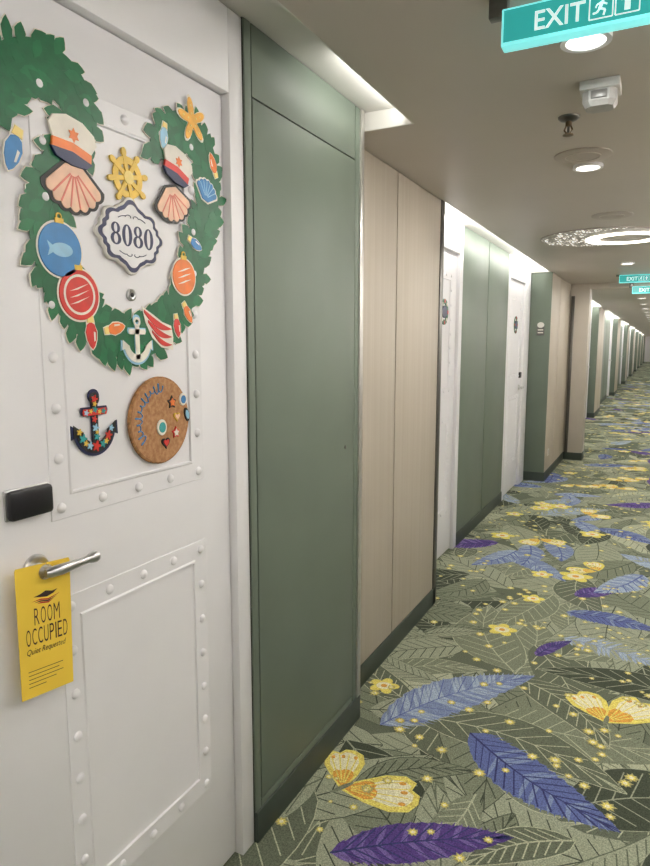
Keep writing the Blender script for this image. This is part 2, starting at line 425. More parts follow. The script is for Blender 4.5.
# green service panel beside the near door: leaf with border strips
panel(XG, 1.500, 1.530, BH, ZR-.008, 'green'); panel(XG, 2.196, 2.232, BH, ZR-.008, 'green')
panel(XG, 1.534, 2.191, 2.151, ZR-.008, 'green')
leafp = panel(XG+.001, 1.534, 2.191, .129, 2.146, 'green', .007)
panel(XG, 1.534, 2.191, BH, .124, 'green')
kc = onX(345, 447, XG)
kh = G().lathe([(.007, 0), (.007, .002), (.005, .003)], (XG+.001, kc[0], kc[1]), 'X', 16).build('keyhole', 'darksteel', leafp)
tag(G().box(XG-.10, XG+.005, 2.233, 2.262, .0, ZR-.008, 0, .001).build('trim_2', 'trimsteel'), 'thin metal strip at the edge of the near green panel', 'trim', kind='structure')
# oak wall
panel(XW, 2.264, 2.848, BH, ZC-.002, 'wood', .009); panel(XW, 2.860, 3.498, BH, ZC-.002, 'wood', .009)
tag(G().box(XW-.05, XW+.006, 3.500, 3.553, 0, ZC-.001, 0, .001).build('trim_3', 'darksteel'), 'dark metal strip at the far edge of the oak wall', 'trim', kind='structure')
# recessed bay
panel(XR, 4.66, 5.435, 0, ZR-.008, 'green', .074); panel(XR, 5.455, 6.235, 0, ZR-.008, 'green', .074)
# the return and oak of the next projection
def ret(yy, xo): return G().box(XB, xo, yy-.006, yy-.0005, BH, ZC-.002, 0, .001).build('wall_panel', 'green', wall)
ret(7.40, XW3)
panel(XW3, 7.40, 8.045, BH, ZC-.002, 'wood'); panel(XW3, 8.060, 8.99, BH, ZC-.002, 'wood')
for a, b in blocks:
    ret(a, XW4); panel(XW4, a, (a+b)/2-.005, BH, ZC-.002, 'wood'); panel(XW4, (a+b)/2+.005, b, BH, ZC-.002, 'wood')
for a, b in recess[1:]:
    mdl = (a+b)/2
    panel(XR, a+1.0, mdl-.01, 0, ZR-.008, 'green', .074); panel(XR, mdl+.01, b-1.0, 0, ZR-.008, 'green', .074)
# baseboard
g = G()
def bb(x, a, b): g.box(x-.03, x+.006, a, b, 0, BH, 0, .002)
bb(XG, -3, D1A-.072); bb(XG, 1.50, 2.262); bb(XW, 2.262, 3.553); bb(XR, 4.66, 6.24); bb(XW3, 7.395, 9.0)
g.box(XR, XW3+.006, 7.388, 7.400, 0, BH)
for a, b in recess[1:]: bb(XR, a+1.0, b-1.0)
for a, b in blocks: bb(XW4, a-.006, b); g.box(XR, XW4+.006, a-.012, a, 0, BH)
tag(g.build('baseboard_left', 'base'), 'dark green skirting along the left wall', 'baseboard', kind='structure')
# portal
g = G()
g.box(-1.45, -.83, 9.0, 9.28, 0, ZC, 0, .004)
g.box(.36, .70, 9.0, 9.28, 0, ZC, 0, .004)
g.box(-.83, .36, 9.0, 9.28, 2.205, ZC, 0, .004)
g.box(-1.1, -.824, 8.992, 9.286, 0, BH, 1, .002)
g.box(-1.045, -1.005, 8.975, 9.0, BH, 2.12, 2, .002)
tag(g.build('trim_4', ['beige', 'base', 'darksteel']), 'beige portal columns and lintel across the corridor', 'portal', kind='structure')
# right wall, back wall, end wall
g = G(); g.box(XRIGHT+.006, XRIGHT+.08, -3, YEND, 0, ZR)
wr = g.build('wall_right', 'seam', smooth=False); tag(wr, 'right corridor wall of white and oak panels', 'wall', kind='structure')
y = -2.95; k = 0
while y < YEND-1.2:
    l = (.9, .9, 1.2)[k % 3] if y < 14 else 3.0; panel(XRIGHT+.006, y, y+l-.004, BH, ZR-.008, ('white2', 'white2', 'wood')[k % 3], .006, wr); y += l; k += 1
g = G(); g.box(XRIGHT-.012, XRIGHT, -3, YEND, 0, BH, 0, .002)
tag(g.build('baseboard_right', 'base'), 'dark green skirting along the right wall', 'baseboard', kind='structure')
tag(G().box(-1.45, .78, -3.1, -3, 0, ZR).build('wall_back', 'beige', smooth=False), 'beige wall closing the corridor behind', 'wall', kind='structure')
tag(G().box(-1.45, .78, YEND, YEND+.1, 0, ZR).build('wall_front', 'white2', smooth=False), 'white wall at the far corridor end', 'wall', kind='structure')

# ---- doors -----------------------------------------------------------------------
rivet_src = G().lathe([(.0108, 0), (.0106, .0014), (.0095, .0041), (.0070, .0062), (.0035, .0074), (.0006, .0078)], (0, 0, 0), 'X', 16).build('rivet', 'white')
rivet_mesh = rivet_src.data; bpy.data.objects.remove(rivet_src)
BT = .0024
def plate_band(gm, x, y0, y1, z0, z1, w):
    # riveted strap with a fine outer edge and a rolled double-line moulding around the sunken field
    ring = lambda d, xx: [(xx, y0+d, z0+d), (xx, y1-d, z0+d), (xx, y1-d, z1-d), (xx, y0+d, z1-d)]
    rs = [ring(-.0005, x-.0005), ring(.001, x+BT), ring(w, x+BT), ring(w+.003, x+BT+.0030), ring(w+.007, x+BT+.0032), ring(w+.009, x+.0006), ring(w+.014, x+.0004)]
    vs = sum(rs, []); fs = []
    for k in range(len(rs)-1):
        for i in range(4):
            j = (i+1) % 4; fs.append((k*4+i, k*4+j, k*4+4+j, k*4+4+i))
    k = 4*(len(rs)-1); fs.append((k, k+1, k+2, k+3))
    gm.add(vs, fs)
def lever(par, x, yc, zc, dirn=1):
    h = G().lathe([(.027, 0), (.027, .006), (.024, .009), (.012, .010), (.010, .012), (.010, .045)], (x, yc, zc), 'X', 28).build('door_handle', 'steel', par)
    h['label'] = 'brushed steel lever handle'
    p = [(x+.043, yc-.012*dirn, zc), (x+.047, yc, zc), (x+.050, yc+.02*dirn, zc), (x+.051, yc+.06*dirn, zc+.000), (x+.050, yc+.084*dirn, zc+.000), (x+.049, yc+.090*dirn, zc), (x+.049, yc+.100*dirn, zc), (x+.049, yc+.107*dirn, zc), (x+.049, yc+.110*dirn, zc)]
    G().tube(p, [.008, .0105, .0105, .0080, .0076, .0100, .0118, .0100, .004], 14).build('lever', 'steel', h)
    return h
def door(n, x, y0, y1, label, rivets=False, fr=(.07, .06), top=2.13, ins=.12):
    gm = G().box(x-.045, x, y0+.003, y1-.003, .012, top-.003, 0, .002)
    plate_band(gm, x, y0+ins, y1-.115, 1.16, 1.99, .045)
    plate_band(gm, x, y0+ins+.01, y1-.115, .295, 1.00, .045)
    d = gm.build('door_%d' % n, 'white'); tag(d, label, 'door', kind='structure')
    if rivets:
        for (a, b, c, e) in ((y0+ins+.023, y1-.138, 1.183, 1.967), (y0+ins+.033, y1-.138, .318, .977)):
            ny = 4; nz = 8 if e > 1.5 else 7
            pts = [(a+(b-a)*i/ny, zz) for i in range(ny+1) for zz in (c, e)] + [(yy, c+(e-c)*j/nz) for j in range(1, nz) for yy in (a, b)]
            for (yy, zz) in pts:
                r = bpy.data.objects.new('rivet', rivet_mesh); C.objects.link(r); r.parent = d; r.location = (x+BT-.0005, yy, zz)
    f = G()
    f.box(x-.06, x+.023, y0-fr[0], y0, 0, ZR-.008, 0, .003)
    f.box(x-.06, x+.023, y1, y1+fr[1], 0, ZR-.008, 0, .003)
    f.box(x-.06, x+.023, y0, y1, top, ZR-.008, 0, .003)
    fo = f.build('trim_%d' % (n+10), 'white2'); tag(fo, 'white frame of '+label, 'door frame', kind='structure')
    return d
d1 = door(1, XD, D1A, D1B, 'white riveted cabin door decorated with garland and magnets', rivets=True, ins=.185)
hc = onX(35, 568, XD)
lever(d1, XD, hc[0], hc[1])
rc = onX(27, 501, XD)
cr = G().box(XD-.001, XD+.006, rc[0]-.050, rc[0]+.046, rc[1]-.029, rc[1]+.029, 0, .003).build('card_reader', 'steel', d1)
cr['label'] = 'black key card reader'
G().box(XD+.004, XD+.022, rc[0]-.050, rc[0]+.044, rc[1]-.028, rc[1]+.028, 0, .008).build('reader_cover', 'black', cr)
pc = onX(130, 295, XD)
ph = G().lathe([(.013, 0), (.013, .006), (.010, .008), (.008, .0065), (.001, .006)], (XD, pc[0], pc[1]), 'X', 24).build('peephole', 'steel', d1)
G().lathe([(.0062, .003), (.005, .0072), (.001, .008)], (XD, pc[0], pc[1]), 'X', 16).build('lens', 'black', ph)
XD2 = XR-.02
d2 = door(2, XD2, 3.80, 4.58, 'white cabin door just past the first oak wall, partly hidden', rivets=True, fr=(.24, .08))
d3 = door(3, XD2, 6.32, 7.10, 'white cabin door at the far end of the first recess', fr=(.08, .28), rivets=True)
lever(d3, XD2, 7.02, 1.06, -1)
c3 = G().box(XD2, XD2+.02, 6.98, 7.06, 1.16, 1.22, 0, .005).build('card_reader', 'black', d3)
n = 4
for i, (a, b) in enumerate(recess[1:]):
    door(n, XD2, a+.14, a+.92, 'white cabin door at the near end of recess %d beyond the portal' % (i+1), fr=(.13, .08)); n += 1
    dd = door(n, XD2, b-.92, b-.14, 'white cabin door at the far end of recess %d beyond the portal' % (i+1), fr=(.08, .13)); n += 1
    if i < 5: lever(dd, XD2, b-.22, 1.06, -1)

# ---- things on the near door -----------------------------------------------------
X0 = XD+BT+.0005                                    # front of the riveted straps
DP = lambda px, py: onX(px, py, XD)
# garland
path = [(-14, 118), (-6, 84), (16, 66), (42, 66), (66, 84), (78, 118), (66, 152), (48, 190), (46, 238), (62, 290), (92, 324), (132, 341), (165, 322), (186, 285), (196, 242), (204, 215), (207, 182), (200, 148), (182, 130), (163, 140), (160, 160)]
PP = [Vector(DP(*p)) for p in path]
def cat(P, n=14):
    r = []
    for i in range(len(P)-1):
        a, b, c, d = P[max(i-1, 0)], P[i], P[i+1], P[min(i+2, len(P)-1)]
        for k in range(n):
            t = k/n; r.append(.5*((2*b)+(c-a)*t+(2*a-5*b+4*c-d)*t*t+(3*b-a-3*c+d)*t**3))
    return r+[P[-1]]
PS = cat(PP)
XGL = X0+.0032                                      # the stiff garland bridges the panel mouldings
g = G(); HWB = .041
L, R = [], []
for i, p in enumerate(PS):
    t = (PS[min(i+1, len(PS)-1)]-PS[max(i-1, 0)]).normalized(); nn = Vector((-t.y, t.x)); L.append(p+nn*HWB); R.append(p-nn*HWB)
for i in range(len(PS)-1):
    g.prism([tuple(R[i]), tuple(R[i+1]), tuple(L[i+1]), tuple(L[i])], XGL, XGL+.0012, 0)
acc = 0; nxt = .018
for i in range(1, len(PS)-1):
    acc += (PS[i]-PS[i-1]).length
    if acc < nxt: continue
    acc = 0; nxt = random.uniform(.013, .024)
    t = (PS[i+1]-PS[i-1]).normalized(); base = math.atan2(t.y, t.x)
    for s in (1, -1):
        for kk, off in enumerate((.028, .008)):
            a = base+s*random.uniform(.35, 1.25); l = random.uniform(.032, .054); w = random.uniform(.010, .015)
            o = PS[i]+Vector((-t.y, t.x))*s*off
            lf = lambda l, w: rot([(0, 0), (l*.3, -w*.8), (l*.62, -w), (l*.85, -w*.5), (l, 0), (l*.85, w*.5), (l*.62, w), (l*.3, w*.8)], o, a)
            if kk == 0: g.prism(lf(l+.0022, w+.0018), X0+.0014, XGL+.0006, 2)
            xx = XGL+.0008+random.uniform(0, .0003)
            g.prism(lf(l, w), xx, xx+.0006, 1 if random.random() < .3 else 0)
o0 = DP(110, 220)
gar = g.build('garland', ['leafg', 'leafg2', 'cream'], origin=(X0, o0[0], o0[1]), smooth=False)
tag(gar, 'green leafy garland curling across the upper half of the near white door', 'garland')
XO = XGL+.0018                                      # ornaments lie on the garland
def T(name, label, cat_, px, py, group=None, x=None):
    c = DP(px, py); return thing(name, label, cat_, (XO if x is None else x, c[0], c[1]), group), c
def bulb(px, py, ang, m, label, sc=1):
    t, c = T('bulb_ornament', label, 'ornament', px, py, 'bulb ornaments on the garland')
    pts = [(-.018, 0), (-.012, -.0105), (.004, -.016), (.022, -.0135), (.036, -.007), (.043, 0), (.036, .007), (.022, .0135), (.004, .016), (-.012, .0105)]
    f = lambda P, k=1, dx=0: rot([(x*sc*k+dx, y*sc*k) for x, y in P], c, ang)
    G().prism(f([(-.033, -.010), (-.018, -.0125), (-.010, -.0125), (.004, -.0185), (.023, -.016), (.038, -.009), (.046, 0), (.038, .009), (.023, .016), (.004, .0185), (-.010, .0125), (-.018, .0125), (-.033, .010)]), XO, XO+.0008).build('backing', 'cream', t)
    G().prism(f(pts), XO+.0008, XO+.002, 0, bev=.0005).build('bulb', m, t)
    G().prism(f([(-.031, -.008), (-.016, -.010), (-.016, .010), (-.031, .008)]), XO+.0008, XO+.0022, 0, bev=.0005).build('cap', 'yel2', t)
    G().prism(f([(.004, .006), (.026, .005), (.024, .009), (.006, .011)]), XO+.002, XO+.0023, 0).build('highlight', 'cream', t)
bulb(11, 146, -1.9, 'blue', 'blue bulb ornament at the left edge of the garland', 1.1)
bulb(161, 134, -1.75, 'lblue', 'pale blue bulb ornament left of the yellow starfish', .8)
bulb(211, 168, 2.0, 'orange', 'orange bulb ornament above the blue scallop shell', .8)
bulb(88, 330, -1.5, 'red', 'red bulb ornament low on the left of the garland', .9)
bulb(110, 329, .2, 'orange', 'orange bulb ornament left of the white anchor', .8)
bulb(191, 243, -.4, 'blue', 'deep blue bulb ornament above the orange ball', .75)
bulb(174, 324, -1.4, 'red', 'small red bulb ornament right of the red swoosh', .75)
bulb(184, 311, -1.0, 'orange', 'small orange bulb ornament below the orange ball', .75)
# starfish
t, c = T('starfish', 'yellow starfish ornament at the garland upper right curl', 'ornament', 189, 121)
G().prism(rstar(c, .057, 1.75), XO, XO+.0008).build('backing', 'cream', t)
G().prism(rstar(c, .051, 1.75), XO+.0008, XO+.0025, 0, bev=.0008).build('body', 'amber', t)
for k in range(5):
    for q in (.35, .75):
        a = 1.75+2*PI*k/5; G().lathe([(.0026, 0), (.002, .0008)], (XO+.0025, c[0]+.043*q*math.cos(a), c[1]+.043*q*math.sin(a)), 'X', 8).build('spot', 'yel2', t)
# wheel
t, c = T('ship_wheel', 'gold ship wheel ornament above the number plaque', 'ornament', 126, 178, x=X0)
G().annulus(c, .043, .028, X0, X0+.003).build('rim', 'yel', t)
for k in range(4):
    a = PI*k/4+.2; e = Vector((math.cos(a), math.sin(a))); g = G()
    g.prism(seg(Vector(c)-e*.056, Vector(c)+e*.056, .010), X0, X0+.004, 0)
    for s in (1, -1): g.prism(ell(Vector(c)+e*s*.051, .009, .0065, a, 12), X0, X0+.0045, 0)
    g.build('spoke', 'yel', t)
G().lathe([(.014, 0), (.014, .006), (.006, .008)], (X0, c[0], c[1]), 'X', 20).build('hub', 'yel2', t)
# generic captain caps with scallop shells below
def capt(px, py, sc, ang, band_m, label):
    t, c = T('captain_cap', label, 'ornament', px, py)
    f = lambda pts: rot([(x*sc, y*sc) for x, y in pts], c, ang)
    G().prism(f([(-.045, .004), (-.058, .028), (-.05, .045), (-.02, .058), (.02, .058), (.05, .045), (.058, .028), (.045, .004)]), XO, XO+.0045, 0, bev=.0008).build('crown', 'cream', t)
    G().prism(f([(-.047, -.012), (-.047, .006), (0, .012), (.047, .006), (.047, -.012), (0, -.006)]), XO, XO+.0053, 0, bev=.0006).build('hat_band', band_m, t)
    G().prism(f([(-.05, -.012), (0, -.005), (.05, -.012), (.036, -.026), (0, -.031), (-.036, -.026)]), XO, XO+.006, 0, bev=.0006).build('visor', 'navy', t)
    G().prism(star(f([(0, .026)])[0], .014*sc, .008*sc, 6), XO+.0045, XO+.0053, 0).build('badge', 'orange', t)
def shell(px, py, r, ang, m, m2, label, k=7, back=None):
    t, c = T('scallop_shell', label, 'ornament', px, py)
    def fan(rr, amp):
        p = []
        N = k*6
        for i in range(N+1):
            a = -1.15+2.3*i/N; q = rr*(1-amp+amp*abs(math.sin(PI*k*i/N)))
            p.append((q*math.sin(a), q*math.cos(a)-rr*.5))
        return p+[(.25*rr, -rr*.62), (-.25*rr, -rr*.62)]
    G().prism(rot(fan(r*1.14, .05), c, ang), XO, XO+.001, 0).build('backing', back or 'cream', t)
    G().prism(rot(fan(r, .09), c, ang), XO+.001, XO+.0028, 0, bev=.0006).build('shell', m, t)
    for i in range(1, k):
        a = -1.15+2.3*i/k; G().prism(rot(seg((r*.15*math.sin(a), r*.15*math.cos(a)-r*.5), (r*.9*math.sin(a), r*.9*math.cos(a)-r*.5), r*.045), c, ang), XO+.0028, XO+.0032, 0).build('rib', m2, t)
shell(71, 192, .078, PI, 'peach', 'pinkred', 'peach scallop shell ornament below the larger white cap', 7, 'dark')
capt(68, 150, 1.0, -.15, 'orange', 'larger white captain cap ornament with orange band on the garland left')
shell(171, 207, .068, PI+.25, 'peach', 'pinkred', 'peach scallop shell ornament below the smaller white cap', 7, 'dark')
capt(173, 172, .9, -.3, 'red', 'smaller white captain cap ornament with red band on the garland right')
shell(204, 190, .046, -.3, 'blue', 'lblue', 'blue scallop shell ornament at the right edge of the garland', 7)
# balls
def ball(px, py, r, m, m2, label, deco):
    t, c = T('ball_ornament', label, 'ornament', px, py)
    G().prism(ell(c, r+.004, r+.004, 0, 36), XO, XO+.0008).build('backing', 'cream', t)
    G().prism(ell(c, r, r, 0, 36), XO+.0008, XO+.0026, 0, bev=.0006).build('ball', m, t)
    G().prism(rot([(-.010, 0), (.010, 0), (.010, .010), (-.010, .010)], (c[0], c[1]+r-.002), 0), XO+.0008, XO+.0028, 0, bev=.0006).build('cap', 'yel', t)
    G().annulus((c[0], c[1]+r+.011), .007, .0045, XO, XO+.002, n=16).build('loop', 'yel', t)
    P = lambda p: G().prism(p, XO+.0026, XO+.003, 0).build({'bands': 'band', 'waves': 'stripe', 'fish': 'fish'}[deco], m2, t)
    if deco == 'bands':
        for k in range(3):
            y = c[1]+r*(.36-.34*k); P([(c[0]-r*.62, y-.006), (c[0]-r*.1, y-.002), (c[0]+r*.62, y+.009), (c[0]+r*.1, y+.005)])
    elif deco == 'waves':
        G().annulus(c, r*.80, r*.70, XO+.0026, XO+.003).build('ring', m2, t)
        for k in range(3):
            y = c[1]+r*(.28-.26*k); P([(c[0]-r*.5, y-.008), (c[0]-r*.1, y-.004), (c[0]+r*.5, y+.010), (c[0]+r*.1, y+.003)])
    else:
        P([(c[0]+.003+r*.5*math.cos(a), c[1]+r*.26*math.sin(a)) for a in [2*PI*i/24 for i in range(2, 11)]]+[(c[0]-r*.62, c[1]+.014), (c[0]-r*.52, c[1]), (c[0]-r*.62, c[1]-.014)]+[(c[0]+.003+r*.5*math.cos(a), c[1]+r*.26*math.sin(a)) for a in [2*PI*i/24 for i in range(14, 26)]])
ball(57, 250, .050, 'blue', 'lblue', 'blue ball ornament with fish on the garland left', 'fish')
ball(76, 295, .049, 'red', 'cream', 'red ball ornament with pale waves on the garland lower left', 'waves')
ball(181, 277, .041, 'orange', 'cream', 'orange ball ornament with pale bands on the garland right', 'bands')
# anchors
def anchor(g, c, s, x0, x1, mi=0, ang=0):
    f = lambda pts: rot([(x*s, y*s) for x, y in pts], c, ang)
    g.annulus(f([(0, .43)])[0], .11*s, .055*s, x0, x1, mi, n=20)
    g.prism(f([(-.065, -.42), (.065, -.42), (.065, .34), (-.065, .34)]), x0, x1, mi)
    g.prism(f([(-.25, .15), (.25, .15), (.27, .21), (.25, .27), (-.25, .27), (-.27, .21)]), x0, x1, mi)
    out = []; N = 16
    for i in range(N+1):
        a = PI+.25+(PI-.5)*i/N; out.append((.42*math.cos(a), -.05+.44*math.sin(a)))
    for i in range(N, -1, -1):
        a = PI+.25+(PI-.5)*i/N; out.append((.28*math.cos(a), -.03+.28*math.sin(a)))
    g.prism(f(out), x0, x1, mi)
    for s2 in (1, -1): g.prism(f([(s2*.46, .02), (s2*.47, -.20), (s2*.25, -.12)]), x0, x1, mi)
t, c = T('anchor_ornament', 'white anchor ornament at the bottom of the garland', 'ornament', 134, 341)
g = G(); anchor(g, c, .106, XO, XO+.0015); g.build('outline', 'lblue', t)
g = G(); anchor(g, c, .096, XO+.0015, XO+.003); g.build('anchor', 'cream', t)
t, c = T('anchor_magnet', 'dark flowered anchor magnet left of the round cork board', 'magnet', 93, 424, x=X0)
g = G(); anchor(g, c, .134, X0, X0+.0025); g.build('outline', 'navy', t)
g = G(); anchor(g, c, .122, X0+.0025, X0+.004); g.build('anchor', 'dark', t)
s_ = .122
G().prism(rot([(x*s_, y*s_) for x, y in [(-.25, .155), (.25, .155), (.265, .21), (.25, .265), (-.25, .265), (-.265, .21)]], c, 0), X0+.004, X0+.0045).build('red_band', 'red', t)
k_ = .76
rf = random.Random(3)
for (u, v, r, mi) in ((0, .068, .012, 0), (.0, .04, .010, 1), (-.03, .033, .009, 2), (.03, .034, .009, 1), (0, -.01, .012, 2), (-.045, -.035, .014, 1), (.045, -.035, .014, 0), (0, -.06, .016, 0), (-.022, -.056, .012, 2), (.024, -.056, .012, 1), (-.056, -.016, .010, 3), (.056, -.016, .010, 2), (.0, .055, .008, 3), (.003, -.034, .011, 1), (-.015, .036, .007, 3), (.016, .033, .007, 3), (-.003, .014, .010, 0), (-.036, -.048, .009, 3), (.036, -.05, .009, 3), (.004, -.022, .007, 3)):
    g = G()
    pts = [(c[0]+k_*(u+r*(.72+.28*math.cos(5*a))*math.cos(a)), c[1]+k_*(v+r*(.72+.28*math.cos(5*a))*math.sin(a))) for a in [2*PI*i/30 for i in range(30)]]
    w_ = X0+.0046+rf.uniform(0, .0004)
    g.prism(pts, X0+.004, w_+.0004, 0).build('flower', ['red', 'tealp', 'lblue', 'yel'][mi], t)
# red curved swoosh
t, c = T('red_swoosh', 'small red ornament of three curved swooshes right of the white anchor', 'ornament', 155, 328)
def sw(x0, z0, x1, z1, th, sag):
    top, bot = [], []
    for i in range(15):
        q = i/14; x = x0+(x1-x0)*q; z = z0+(z1-z0)*q-sag*math.sin(PI*q); h = th*math.sin(PI*min(1, q*.86+.12))
        top.append((c[0]+x, c[1]+z+h*.5)); bot.append((c[0]+x, c[1]+z-h*.5))
    return top+bot[::-1]
G().prism(rot([(-.050, .046), (-.040, .012), (-.020, -.022), (.010, -.044), (.050, -.050), (.052, -.020), (.046, .006), (.015, .014), (-.015, .030)], c, 0), XO, XO+.0008).build('backing', 'cream', t)
for k in range(3): G().prism(sw(-.044+.012*k, .036-.022*k, .046, -.002-.018*k, .016-.002*k, .010), XO+.0008, XO+.0024, 0).build('swoosh', 'red', t)
# plaque
t, c = T('number_plaque', 'ornate white number plaque reading 8080 in the middle of the near door', 'plaque', 128, 237, x=X0)
def pl(a, b, am):
    r = []
    for i in range(200):
        q = 2*PI*i/200; m = 1+am*math.cos(8*q)+.024*math.cos(16*q)-.012*math.cos(24*q)
        ez = .16*max(0, abs(math.sin(q))-.93)/.07
        r.append((c[0]+a*math.cos(q)*m, c[1]+b*math.sin(q)*(m+ez)))
    return r
G().prism(pl(.095, .066, .05), X0, X0+.008, 0, bev=.002).build('border', 'ivory', t)
G().prism(pl(.0895, .0615, .05), X0+.008, X0+.009, 0).build('rim_line', 'navy', t)
G().prism(pl(.0795, .0535, .05), X0+.009, X0+.010, 0).build('face', 'white2', t)
XN = X0+.0105
for k, ch in enumerate('8080'):
    cx = c[0]+(k-1.5)*.0325; g = G()
    if ch == '0': g.loop2((cx, c[1]), .0148, .0225, .0052, .0196, XN, n=36)
    else: g.loop2((cx, c[1]+.0115), .0126, .0115, .0046, .0088, XN).loop2((cx, c[1]-.0100), .0150, .0126, .0058, .0096, XN)
    g.build('digit', 'navy', t)
for s in (1, -1):
    for q in (1, -1):
        pa = []                                   # spiral scroll
        for i in range(26):
            a = i/25*4.4; rr = .0085*(1-i/30)
            pa.append((X0+.0103, c[0]+q*(.0105+rr*math.cos(a)-.001*i/5), c[1]+s*(.0385+rr*.62*math.sin(a))))
        pa = [(X0+.0103, c[0]+q*(.040-.0021*i), c[1]+s*(.0335+.0012*i-.00006*i*i)) for i in range(10)]+pa
        G().tube(pa, .0009, 6).build('scroll', 'navy', t)
# cork board and pins
c = DP(157, 420)
t = thing('cork_board', 'round cork pin board with pins and blue lettering below the garland', 'board', (X0, c[0], c[1]))
G().lathe([(.099, 0), (.101, .003), (.101, .007), (.099, .009)], (X0, c[0], c[1]), 'X', 48).build('rim', 'corkr', t)
G().lathe([(.0975, .008), (.0965, .0102)], (X0, c[0], c[1]), 'X', 48).build('face', 'cork', t)
g = G(); pth = []
for i in range(220):
    s_ = i/219; a = math.radians(218-135*s_); rr = .074+.008*math.sin(s_*78)*(1+.5*math.sin(s_*23))
    a2 = a-.05*math.cos(s_*78); pth.append((X0+.0112, c[0]+rr*math.cos(a2), c[1]+rr*math.sin(a2)))
g.tube(pth, .0012, 6); g.build('lettering', 'blue', t)
XP = X0+.0104
def pin(px, py, shape, m, m2, label, s=1):
    q = DP(px, py); t = thing('pin', label, 'pin', (XP, q[0], q[1]), 'pins on the cork board')
    G().prism(shape(q, .013*s), XP, XP+.003, 0, bev=.0008).build('pin_base', m, t)
    G().prism(shape(q, .0085*s), XP+.003, XP+.0042, 0).build('enamel', m2, t)
heart = lambda c, r: [(c[0]+r*1.0*math.sin(a)**3, c[1]+r/16*(13*math.cos(a)-5*math.cos(2*a)-2*math.cos(3*a)-math.cos(4*a))) for a in [2*PI*i/24 for i in range(24)]]
rnd = lambda c, r: ell(c, r, r*1.15, 0, 20)
st = lambda c, r: star(c, r*1.25, r*.7, 5)
drop = lambda c, r: ell(c, r*.75, r*1.5, .3, 18)
pin(157, 427, rnd, 'cream', 'tealp', 'white pin with a teal centre, lowest left on the cork board', 1.25)
pin(167, 402, st, 'dark', 'orange', 'dark star pin with orange centre near the cork board top')
pin(178, 399, rnd, 'cream', 'blue', 'white pin with blue centre at the cork board upper right')
pin(182, 414, drop, 'dark', 'lblue', 'dark oval pin with pale blue centre at the cork board right', .9)
pin(172, 416, heart, 'yel', 'peach', 'gold heart pin in the middle of the cork board', .9)
pin(161, 442, heart, 'dark', 'red', 'dark heart pin with red centre at the cork board bottom', 1.1)
pin(171, 432, st, 'red', 'cream', 'red star pin with white centre low on the cork board right', .9)
# hanging card
XC = XD+.030
q = [onX(22, 702, XC), onX(73, 681, XC), onX(69, 557, XC), onX(14, 570, XC)]
def cm(u, v, w):
    a = [(q[0][k]*(1-u)+q[1][k]*u)*(1-v)+(q[3][k]*(1-u)+q[2][k]*u)*v for k in (0, 1)]
    return (w, a[0], a[1])
t = thing('door_hanger', 'yellow room occupied card hanging from the door lever', 'sign', cm(.5, 0, XC))
def inv_u(yc):
    return min(range(0, 101), key=lambda i: abs(cm(i/100, .93, 0)[1]-yc))/100
hu = inv_u(hc[0]); hv = min(range(0, 101), key=lambda i: abs(cm(hu, i/100, 0)[2]-hc[1]))/100
hv = min(hv, .93)
ru, rv = .14, .058
hole = [(hu+ru*math.cos(a), hv+rv*math.sin(a)) for a in [PI/2-.08-(2*PI-.16)*i/28 for i in range(29)]]
out = [(0, 0), (1, 0), (1, .985), (.98, 1)]+[(hole[0][0], 1)]+hole+[(hole[-1][0], 1)]+[(.02, 1), (0, .985)]
G().prism(out, XC, XC+.0012, 0, cm).build('card', 'card', t, smooth=False)
G().prism([(.30, .762), (.42, .772), (.52, .790), (.64, .776), (.74, .782), (.66, .757), (.54, .742), (.42, .750)], XC+.0012, XC+.0016, 0, cm).build('emblem_field', 'ink', t)
for k in range(3): G().prism([(.26+.05*k, .728-.011*k), (.42, .738-.013*k), (.56, .726-.012*k), (.78-.06*k, .746-.016*k), (.56, .716-.012*k), (.42, .729-.013*k)], XC+.0012, XC+.0017, 0, cm).build('emblem_stripe', ('dred', 'ink', 'dred')[k], t)
def word(s, u0, u1, v0, v1, nm='lettering'):
    wt = {'M': 1.25, 'I': .25}
    tot = sum(wt.get(ch, 1) for ch in s); gap = .32; u = u0; unit = (u1-u0)/(tot+gap*(len(s)-1)); g = G()
    for ch in s:
        wd = unit*wt.get(ch, 1); g.text(ch, u, u+wd, v0, v1, XC+.0017, 0, cm, -.008); u += wd+unit*gap
    g.build(nm, 'ink', t)
word('ROOM', .29, .77, .548, .676)
word('OCCUPIED', .13, .91, .400, .526)
G().text('Quiet Requested', .13, .87, .318, .376, XC+.0017, 0, cm, 0, .3).build('lettering', 'ink', t)
for k, ln in enumerate((.80, .72, .80, .66, .46)):
    G().prism([(.14, .20-.030*k), (ln, .20-.030*k), (ln, .2045-.030*k), (.14, .2045-.030*k)], XC+.0012, XC+.0015, 0, cm).build('print_line', 'ink', t)

# ---- small things further along ------------------------------------------------------
def disc_plaque(x, yc, zc, label):
    t = thing('wreath_magnet', label, 'magnet', (x, yc, zc))
    G().annulus((yc, zc), .085, .055, x, x+.006).build('ring', 'leafg', t)
    for k in range(8): G().prism(ell((yc+.07*math.cos(PI*k/4), zc+.07*math.sin(PI*k/4)), .013, .013, 0, 10), x+.006, x+.008, 0).build('berry', ['red', 'cream'][k % 2], t)
    G().prism(ell((yc, zc), .055, .04, 0, 24), x, x+.008, 0, bev=.001).build('plaque', 'navy', t)
disc_plaque(XD2+BT+.0005, 4.28, 1.72, 'round dark magnet on the partly hidden second cabin door')
disc_plaque(XD2+BT+.0005, 6.72, 1.70, 'round dark magnet on the cabin door at the end of the recess')
